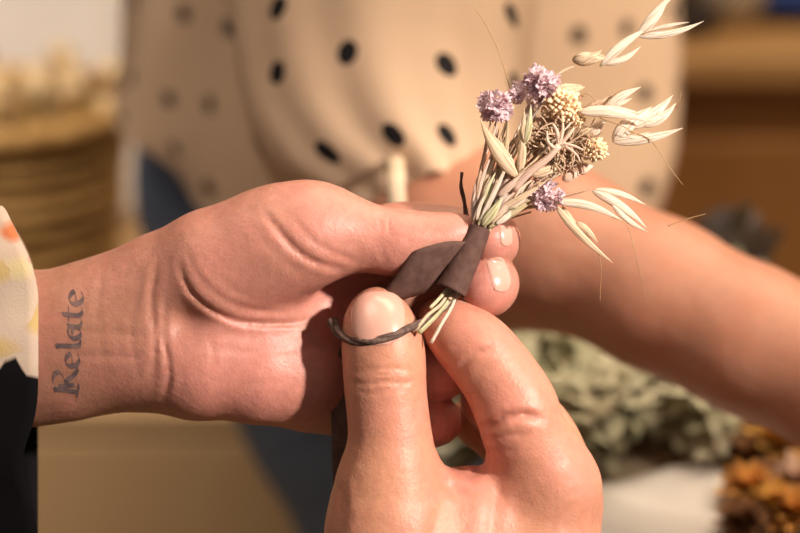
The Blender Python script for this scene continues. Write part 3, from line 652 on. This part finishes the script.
for j in range(nv):
    s = j / (nv - 1)
    for i in range(nu):
        a = 2 * math.pi * i / nu; ca, sa = math.cos(a), math.sin(a)
        cy, ry, rz = 385 + 30 * (1 - s), 182 + 15 * (1 - s), 100 + 20 * (1 - s)
        y = cy - ry * ca; z = 42 - rz * sa
        rim = 38 - 40 * max(0, (ca - 0.5) / 0.5) ** 1.6 - 18 * math.exp(-((ca + 0.46) / 0.22) ** 2) * max(0, sa)
        x = -620 + (rim + 620) * s + 0
        w_ = 1 + 0.02 * math.sin(6 * a + 5 * s) + 0.015 * math.sin(11 * a - 8 * s)
        v.append(at(x, cy - ry * ca * w_, D0 + (z - 42) * w_ * PX + 42 * PX)); 
        zig = 0.34 * abs((((x - 12) / 21.0) % 2) - 1); mot.append(np.clip((y - 366) / 100 + 0.32 + zig, 0, 1))
f = [(j * nu + i, j * nu + (i + 1) % nu, (j + 1) * nu + (i + 1) % nu, (j + 1) * nu + i) for j in range(nv - 1) for i in range(nu)]
sl = world_mesh('sleeve', v, f, m, me_, True, 'cream floral sleeve with yellow, orange and black motifs')
a_ = sl.data.attributes.new('black_motif', 'FLOAT', 'POINT'); a_.data.foreach_set('value', mot)
mm_ = sl.modifiers.new('s', 'SOLIDIFY'); mm_.thickness = 0.0007

#==POSY
# ------------------------------------------------------------ brown floral tape
tp = thing('floral_tape', at(452, 290, D0), 'dark brown paper floral tape wound round the stems, its loose band hanging behind the thumb', 'tape')
ax = px_pts(spline([(480, 229, -10), (470, 252, -14), (460, 272, -16), (451, 291, -16)], 24)); T, A, Bn = frames(ax); v = []; n = len(ax); sg = 48; turns = 1.6; k0 = int(sg * turns)
for i in range(n):
    r0 = (9.2 + 5.2 * i / (n - 1)) * PX
    for k in range(k0 + 1):
        th = 2 * math.pi * k / sg + 2.3; r = r0 + k / sg * 0.6 * PX + 0.18 * PX * math.sin(i * 0.9 + 2 * math.sin(th * 2))
        v.append(ax[i] + r * (math.cos(th) * Bn[i] + 1.0 * math.sin(th) * A[i]) + T[i] * 1.6 * PX * math.sin(th))
f = [(i * (k0 + 1) + k, i * (k0 + 1) + k + 1, (i + 1) * (k0 + 1) + k + 1, (i + 1) * (k0 + 1) + k) for i in range(n - 1) for k in range(k0)]
o = world_mesh('wrap', v, f, M['tape'], tp); s_ = o.modifiers.new('s', 'SOLIDIFY'); s_.thickness = 0.00025
def ribbon(name, rows, mat, nl=50, nw=9, cr=0.5):
    S = spline(np.array(rows, float), nl); v = []
    for i, r in enumerate(S):
        for k in range(nw):
            u = 2 * k / (nw - 1) - 1
            v.append(at(r[0] + u * r[3], r[1] + u * r[4], D0 + (r[2] + u * r[5] + r[6] * (1 - u * u) + cr * math.sin(i * .9 + u * 2.5)) * PX))
    f = [(i * nw + k, i * nw + k + 1, (i + 1) * nw + k + 1, (i + 1) * nw + k) for i in range(nl - 1) for k in range(nw - 1)]
    o = world_mesh(name, v, f, mat, tp); s_ = o.modifiers.new('s', 'SOLIDIFY'); s_.thickness = 0.0003; return o
ribbon('loose_band', [(462, 264, -15, -8, 22, 5, -1), (446, 265, -17, -6, 24, 8, -2), (424, 270, -21, -7, 25, 9, -4), (400, 279, -18, -12, 25, 9, -5), (380, 299, -2, -22, 20, 8, -3), (372, 340, 26, -33, 12, 0, 0), (365, 400, 30, -33, 3, 0, 0), (363, 455, 34, -31, 0, 0, 0), (362, 500, 50, -28, 0, 0, 0)], M['tape'], cr=0.2)
tw = spline([(453, 293, -10), (443, 308, -18), (430, 318, -26), (412, 327, -38), (392, 336, -49), (370, 342, -47), (352, 341, -34), (339, 333, -18), (332, 321, -4)], 90)
b = Bag(); base = px_pts(tw); T, A, Bn = frames(base); rr = np.interp(np.linspace(0, 1, 90), [0, .3, .8, 1], [2.6, 3.4, 3.8, 5.0]) * PX
for s in range(3):
    th = np.arange(90) * 0.13 + s * 2.094
    tube(b, base + (rr * .45)[:, None] * (np.cos(th)[:, None] * A + np.sin(th)[:, None] * Bn), rr * 0.80, 8)
b.build('twisted_end', M['tape_twist'], tp)
b = Bag(); base = px_pts(spline([(468, 236, 4), (466, 214, 8), (464, 200, 8), (461, 186, 6), (462, 172, 4)], 30)); T, A, Bn = frames(base)
for s in range(2):
    th = np.arange(30) * 0.25 + s * 3.14; tube(b, base + 0.7 * PX * (np.cos(th)[:, None] * A + np.sin(th)[:, None] * Bn), np.linspace(2.2, 1.1, 30) * PX, 6)
b.build('twisted_strand', M['tape'], tp)

# ------------------------------------------------------------ dried flower posy
posy = thing('dried_flower_posy', at(478, 235, D0), 'small posy of dried oats, lilac statice and cream heads held between the hands', 'posy')
def stem(rows, r, mat='straw', name='stem', parent=None, taper=0.8, n=16):
    b = Bag(); P = px_pts(spline(rows, n)); tube(b, P, np.linspace(r, r * taper, n) * PX, 6)
    return b.build(name, M[mat], parent or posy, True, None, posy if parent else None)
def glume(bag, a, c, w, bow=0.06, flat=0.45, seg=14, n=26, sharp=1.0, up=None, open_=0.0):
    """a lance-shaped dry husk from a to c (px rows), half-width w px, bowed sideways"""
    w = w * 0.80; a = np.array(a, float); c = np.array(c, float); d = c - a; side = np.array([-d[1], d[0], 0]); P = []
    for i in range(n):
        t = i / (n - 1); P.append(a + d * t + side * bow * math.sin(math.pi * t) * 1.0 + np.array([0, 0, -w * 0.5 * math.sin(math.pi * t)]))
    t = np.linspace(0, 1, n); prof = np.sin(np.pi * np.clip(t, 0.0, 1) ** 0.72) ** 0.85 * (1 - 0.25 * t) + 0.05 * (1 - t); prof = np.maximum(prof, 0.03)
    tube(bag, px_pts(P), w * prof * PX, seg, flat, up, ridge=0.05)
def spikelet(husks, mat='oat', awns=(), st=None):
    b = Bag()
    for h in husks: glume(b, *h[:3], **(h[3] if len(h) > 3 else {}))
    o = b.build('oat_spikelet', M[mat], posy)
    for a in awns: stem(a, 0.55, 'awn', 'awn', o, 0.4, 20)
    return o
# bundle of stems between the wrap and the heads
rs = np.random.RandomState(21)
mats = ['straw', 'coral', 'oat', 'coral', 'brown_straw', 'mauve_straw', 'oat', 'oat_white', 'oat_white', 'oat_green', 'brown_straw']
heads = [(492, 112), (500, 110), (516, 96), (536, 96), (522, 120), (530, 130), (556, 112), (560, 140), (590, 148), (575, 118), (600, 120), (548, 92), (545, 188), (556, 200), (590, 190), (488, 130), (512, 140), (540, 160), (575, 165), (566, 170), (505, 150), (552, 150)]
for k in range(56):
    hx, hy = heads[k % len(heads)]; f0 = rs.uniform(0.55, 1.0) if k >= len(heads) else 1.0
    fan = (hx - 478) / 110.0; u = np.clip(0.15 + fan * 0.75 + rs.normal() * 0.08, 0, 1)
    nx, ny = 470.5 + 17 * u, 231 + 4 * u; z0 = rs.uniform(-15, 0); zh = z0 + rs.uniform(-12, 14)
    ex, ey = nx + (hx - nx) * f0, ny + (hy - ny) * f0
    mx, my = nx + (ex - nx) * 0.42 + rs.normal() * 2, ny + (ey - ny) * 0.5 + rs.normal() * 2 - (hx - 500) * 0.05
    stem([(nx - 9 + rs.normal(), ny + 26, -9 + rs.normal() * 2), (nx, ny, z0), (mx, my, (z0 + zh) / 2), (ex, ey, zh)], rs.uniform(0.7, 1.6), mats[rs.randint(len(mats))])
# bracts and narrow leaves in the bundle
for k in range(90):
    u = rs.rand(); nx, ny = 471 + 17 * u, 228 + 4 * u; L = rs.uniform(28, 75); ang = math.radians(-79 + 40 * u + rs.normal() * 3); s = rs.uniform(0, 38)
    x0, y0 = nx + s * math.cos(ang), ny + s * math.sin(ang); z = rs.uniform(-22, 2); b = Bag()
    glume(b, (x0, y0, z), (x0 + L * math.cos(ang + rs.normal() * .08), y0 + L * math.sin(ang), z + rs.uniform(-6, 6)), rs.uniform(1.6, 4.4), rs.uniform(-.08, .08), 0.25, 8, 16)
    b.build('bract', M[mats[rs.randint(len(mats))]], posy)
for a, c, w_, mt in [((482, 226, -22), (503, 196, -24), 6.5, 'oat_green'), ((490, 218, -20), (512, 180, -22), 5.5, 'mauve_straw'), ((472, 228, -16), (488, 170, -14), 3, 'brown_straw'), ((478, 226, -21), (494, 178, -20), 3.2, 'oat_green'),
                     ((488, 228, -18), (548, 186, -16), 4.5, 'straw'), ((497, 210, -20), (550, 178, -22), 4.5, 'oat'), ((505, 190, -22), (545, 150, -26), 5, 'oat'), ((498, 196, -24), (532, 165, -28), 5, 'coral'),
                     ((500, 182, -18), (508, 118, -22), 4, 'straw'), ((515, 182, -20), (530, 112, -16), 4.5, 'straw'), ((508, 200, -18), (500, 135, -12), 5, 'brown_straw'), ((530, 175, -18), (562, 165, -14), 7, 'oat')]:
    b = Bag(); glume(b, a, c, w_, 0.03, 0.35); b.build('bract', M[mt], posy)
# cut stem ends below the wrap
for rows, r, mt in [([(456, 286, -12), (446, 304, -22), (434, 318, -30), (419, 333, -38)], 2.3, 'oat_green'), ([(453, 286, -10), (441, 304, -24), (427, 316, -33), (415, 331, -38)], 1.9, 'oat'), ([(449, 287, -16), (438, 300, -26), (430, 308, -30)], 1.9, 'oat_green'),
                    ([(460, 284, -10), (452, 306, -20), (441, 325, -28), (431, 343, -30)], 1.9, 'oat_white'), ([(462, 286, -8), (450, 302, -16), (440, 312, -22)], 2.2, 'mauve_straw'), ([(464, 288, -8), (455, 300, -14), (448, 312, -20)], 2.0, 'brown_straw'), ([(458, 288, -14), (449, 300, -22)], 2.4, 'brown_straw')]:
    stem(rows, r, mt, taper=1.0)

# oats
spikelet([((518, 178, -24), (480, 119, -26), 8.5, dict(bow=-0.05)), ((517, 176, -20), (486, 128, -18), 6, dict(bow=0.03))], 'oat', [])
spikelet([((519, 175, -22), (520, 128, -24), 5.5), ((517, 150, -18), (524, 108, -16), 4.5)], 'oat')
spikelet([((526, 143, -28), (531, 104, -28), 4.6, dict(bow=0.02))], 'oat_green')
spikelet([((579, 112, -18), (648, 122, -14), 8.0, dict(bow=-0.06)), ((590, 110, -12), (642, 114, -8), 5.5, dict(bow=-.04))], 'oat_white')
spikelet([((605, 109, -8), (641, 87, -6), 6, dict(bow=-.05)), ((606, 106, -8), (632, 98, -4), 4)], 'oat_white', [[(604, 105, -8), (618, 92, -8), (638, 82, -8)]])
spikelet([((582, 110, -6), (612, 94, -4), 4, dict(bow=.03)), ((590, 107, -4), (622, 90, -2), 3)], 'brown_straw')
spikelet([((613, 142, -6), (652, 107, 4), 10, dict(bow=-.05)), ((630, 128, 0), (673, 95, 12), 8.5, dict(bow=.06)), ((640, 125, 0), (676, 103, 8), 7, dict(bow=.12))], 'oat_white')
spikelet([((612, 142, -8), (683, 128, -8), 7, dict(bow=.05)), ((616, 140, -6), (650, 132, -2), 5)], 'oat_white', [[(628, 131, -12), (648, 138, -14), (658, 150, -14), (670, 168, -13), (683, 185, -12)]])
spikelet([((601, 66, -2), (650, 27, 4), 6.5, dict(bow=-.05)), ((603, 64, 0), (641, 46, 4), 5, dict(bow=.10))], 'oat_white')
spikelet([((637, 36, 4), (669, -2, 8), 6.5, dict(bow=.04)), ((640, 30, 4), (684, -14, 10), 4.5, dict(bow=-.03))], 'oat_white')
spikelet([((637, 36, 4), (704, 21, 8), 5.2, dict(bow=.07)), ((642, 35, 4), (690, 22, 6), 3.2, dict(bow=-.04))], 'oat_white', [[(642, 34, 2), (656, 30, 2), (670, 28, 3)]])
b = Bag(); glume(b, (572, 60, -2), (609, 57, 0), 9.5, 0.0, 0.8); glume(b, (575, 63, -4), (602, 50, -6), 7, 0.05, .6); b.build('seed_pod', M['oat'], posy)
stem([(536, 100, -4), (548, 84, -4), (560, 73, -3), (574, 66, -2)], 1.8, 'oat'); stem([(600, 66, -2), (618, 52, 0), (637, 36, 3)], 1.2, 'straw')
spikelet([((592, 191, 2), (647, 228, 8), 6.5, dict(bow=-.05)), ((594, 190, 2), (646, 205, 12), 5, dict(bow=-.06)), ((612, 205, 0), (648, 232, 4), 4)], 'oat_white')
spikelet([((553, 202, -14), (624, 222, -12), 6, dict(bow=-.08))], 'oat_white', [[(612, 217, -14), (626, 224, -14), (632, 240, -13), (639, 270, -12), (646, 300, -11)]])
spikelet([((555, 205, -16), (613, 263, -14), 5.5, dict(bow=.04)), ((576, 222, -12), (598, 243, -10), 5, dict(bow=-.04)), ((562, 206, -10), (590, 238, -8), 4)], 'oat', [[(598, 250, -14), (601, 270, -14), (600, 302, -13)]])
spikelet([((548, 96, -10), (582, 85, -8), 8, dict(bow=-.04))], 'oat')
stem([(556, 104, -4), (575, 100, -6), (590, 92, -6)], 1.2, 'brown_straw')
# hair-thin curls
for rows in [[(512, 96, -4), (506, 74, -2), (498, 50, 0), (484, 22, 2), (474, 8, 2)], [(578, 98, -12), (586, 93, -12), (594, 99, -12), (597, 108, -12)], [(668, 226, 10), (684, 220, 12), (705, 214, 14)], [(676, 108, 20), (681, 96, 20), (680, 86, 20)], [(600, 118, -20), (622, 126, -20), (640, 136, -18)]]:
    stem(rows, 0.6, 'awn', 'awn', None, 0.5, 20)
# crumpled papery scraps among the heads
for k, (x, y) in enumerate([(572, 88), (548, 118), (532, 112), (583, 132), (570, 168), (548, 170), (522, 140), (585, 168), (600, 128), (540, 150), (574, 176), (560, 92)]):
    b = Bag(); a = rs.uniform(-1.6, 0.5); L = rs.uniform(16, 26)
    glume(b, (x - L / 2 * math.cos(a), y - L / 2 * math.sin(a), 2), (x + L / 2 * math.cos(a), y + L / 2 * math.sin(a), rs.uniform(-4, 8)), rs.uniform(5, 8), rs.uniform(-.15, .15), 0.18, 12, 18); b.build('papery_bract', M[['oat', 'coral', 'oat_white'][k % 3]], posy)
# statice
def statice(c, r, n, seed, squash=1.0):
    rs = np.random.RandomState(seed); b = Bag(); cw = at(c[0], c[1], D0 + c[2] * PX); rw = r * PX
    for k in range(n):
        d = rs.normal(size=3); d[1] -= 0.9; d /= np.linalg.norm(d); p = cw + d * rw * rs.uniform(0.45, 0.95) * np.array([1, 1, squash]); d2 = d + rs.normal(size=3) * 0.35; d2 /= np.linalg.norm(d2)
        a = np.cross(d2, [0.2, 0.3, 0.9]); a /= np.linalg.norm(a); c_ = np.cross(d2, a); R0 = rw * rs.uniform(0.30, 0.50); ph = rs.rand() * 6; seg = 30; v = []; uv = []
        for j in range(5):
            t = j / 4
            for i in range(seg):
                th = 2 * math.pi * i / seg; rr_ = R0 * (0.12 + t ** 1.1 * (0.78 + 0.22 * math.cos(5 * th + ph)))
                h = R0 * (0.75 * t ** 0.7 + 0.22 * t * t * math.sin(10 * th + ph * 2) + 0.12 * t * math.sin(17 * th + ph)); v.append(p + a * rr_ * math.cos(th) + c_ * rr_ * math.sin(th) + d2 * (h - R0 * .5)); uv.append((i / seg, t))
        b.add(v, [(j * seg + i, j * seg + (i + 1) % seg, (j + 1) * seg + (i + 1) % seg, (j + 1) * seg + i) for j in range(4) for i in range(seg)], uv)
    return b.build('statice_flower', M['lilac'], posy)
statice((494, 104, -10), 18, 32, 1); statice((486, 95, -6), 9, 10, 2); statice((539, 84, -12), 18.5, 36, 3); statice((518, 91, -6), 12, 16, 4); statice((546, 198, -12), 17, 26, 5); statice((536, 100, -6), 9, 10, 7); statice((536, 173, -10), 7, 8, 9)
# knobbly cream heads
def knob(c, r, seed, sq=(1, 1)):
    rs = np.random.RandomState(seed); b = Bag(); cw = at(c[0], c[1], D0 + c[2] * PX)
    for k in range(110):
        z = 1 - 2 * (k + .5) / 110; a = k * 2.39996; d = np.array([math.sqrt(1 - z * z) * math.cos(a) * sq[0], math.sqrt(1 - z * z) * math.sin(a), z * sq[1]])
        p = cw + d * r * PX * 0.55; d = d + rs.normal(size=3) * 0.07; q_ = cw + d * r * PX * rs.uniform(0.86, 1.08); tube(b, [p, (p + q_) / 2, q_ - (q_ - p) * .12, q_], [r * PX * .12, r * PX * .13, r * PX * .12, r * PX * .05], 7)
    lathe(b, cw, [(0.00001, -r * PX * .7), (r * PX * .6, -r * PX * .35), (r * PX * .72, 0), (r * PX * .6, r * PX * .35), (0.00001, r * PX * .7)], 14)
    return b.build('cream_flower_head', M['cream'], posy)
knob((562, 105, -12), 17, 1, (1.1, 1)); knob((594, 150, -12), 12.5, 2, (1.15, 1)); knob((575, 118, -6), 11, 5); knob((549, 98, -6), 9, 3)
# spidery brown flower head with curled filaments, and a pale forked sprig
b = Bag(); rs = np.random.RandomState(3); b3 = Bag()
for k in range(420):
    a = rs.uniform(0, 6.28); L = rs.uniform(9, 29); c0 = np.array([560 + rs.normal() * 7, 142 + rs.normal() * 8, -4.0]); d = np.array([math.cos(a), math.sin(a) * 0.9, rs.uniform(-.9, .4)]); cu = rs.normal() * 9
    P = [c0 + d * 3, c0 + d * L * .5 + [0, 0, -3], c0 + d * L * .85 + np.array([-d[1], d[0], 0]) * cu * .4, c0 + d * L + np.array([-d[1], d[0], 0]) * cu]
    tube(b if k % 3 else b3, px_pts(spline(P, 9)), np.linspace(1.3, .6, 9) * PX, 5)
b.build('spidery_flower_head', M['brown_straw'], posy); b3.build('pale_filaments', M['oat'], posy)
b = Bag()
for P, r in [([(512, 190, -24), (530, 172, -30), (548, 158, -34), (559, 145, -36)], (4.0, 3.2)), ([(559, 146, -36), (557, 132, -37), (553, 124, -36)], (2.6, 1.2)), ([(558, 146, -36), (562, 134, -38), (563, 123, -38)], (2.4, 1.1)), ([(560, 145, -36), (568, 136, -37), (574, 128, -36)], (2.2, 1.0)),
             ([(556, 150, -36), (548, 142, -37), (547, 131, -36)], (2.2, 1.0)), ([(562, 143, -36), (574, 146, -36), (583, 150, -35)], (1.8, .9)), ([(565, 146, -36), (576, 154, -35), (580, 162, -34)], (1.6, .8))]:
    P = spline(P, 12); tube(b, px_pts(P), np.linspace(r[0], r[1], 12) * PX, 8)
b.build('forked_sprig', M['coral'], posy)
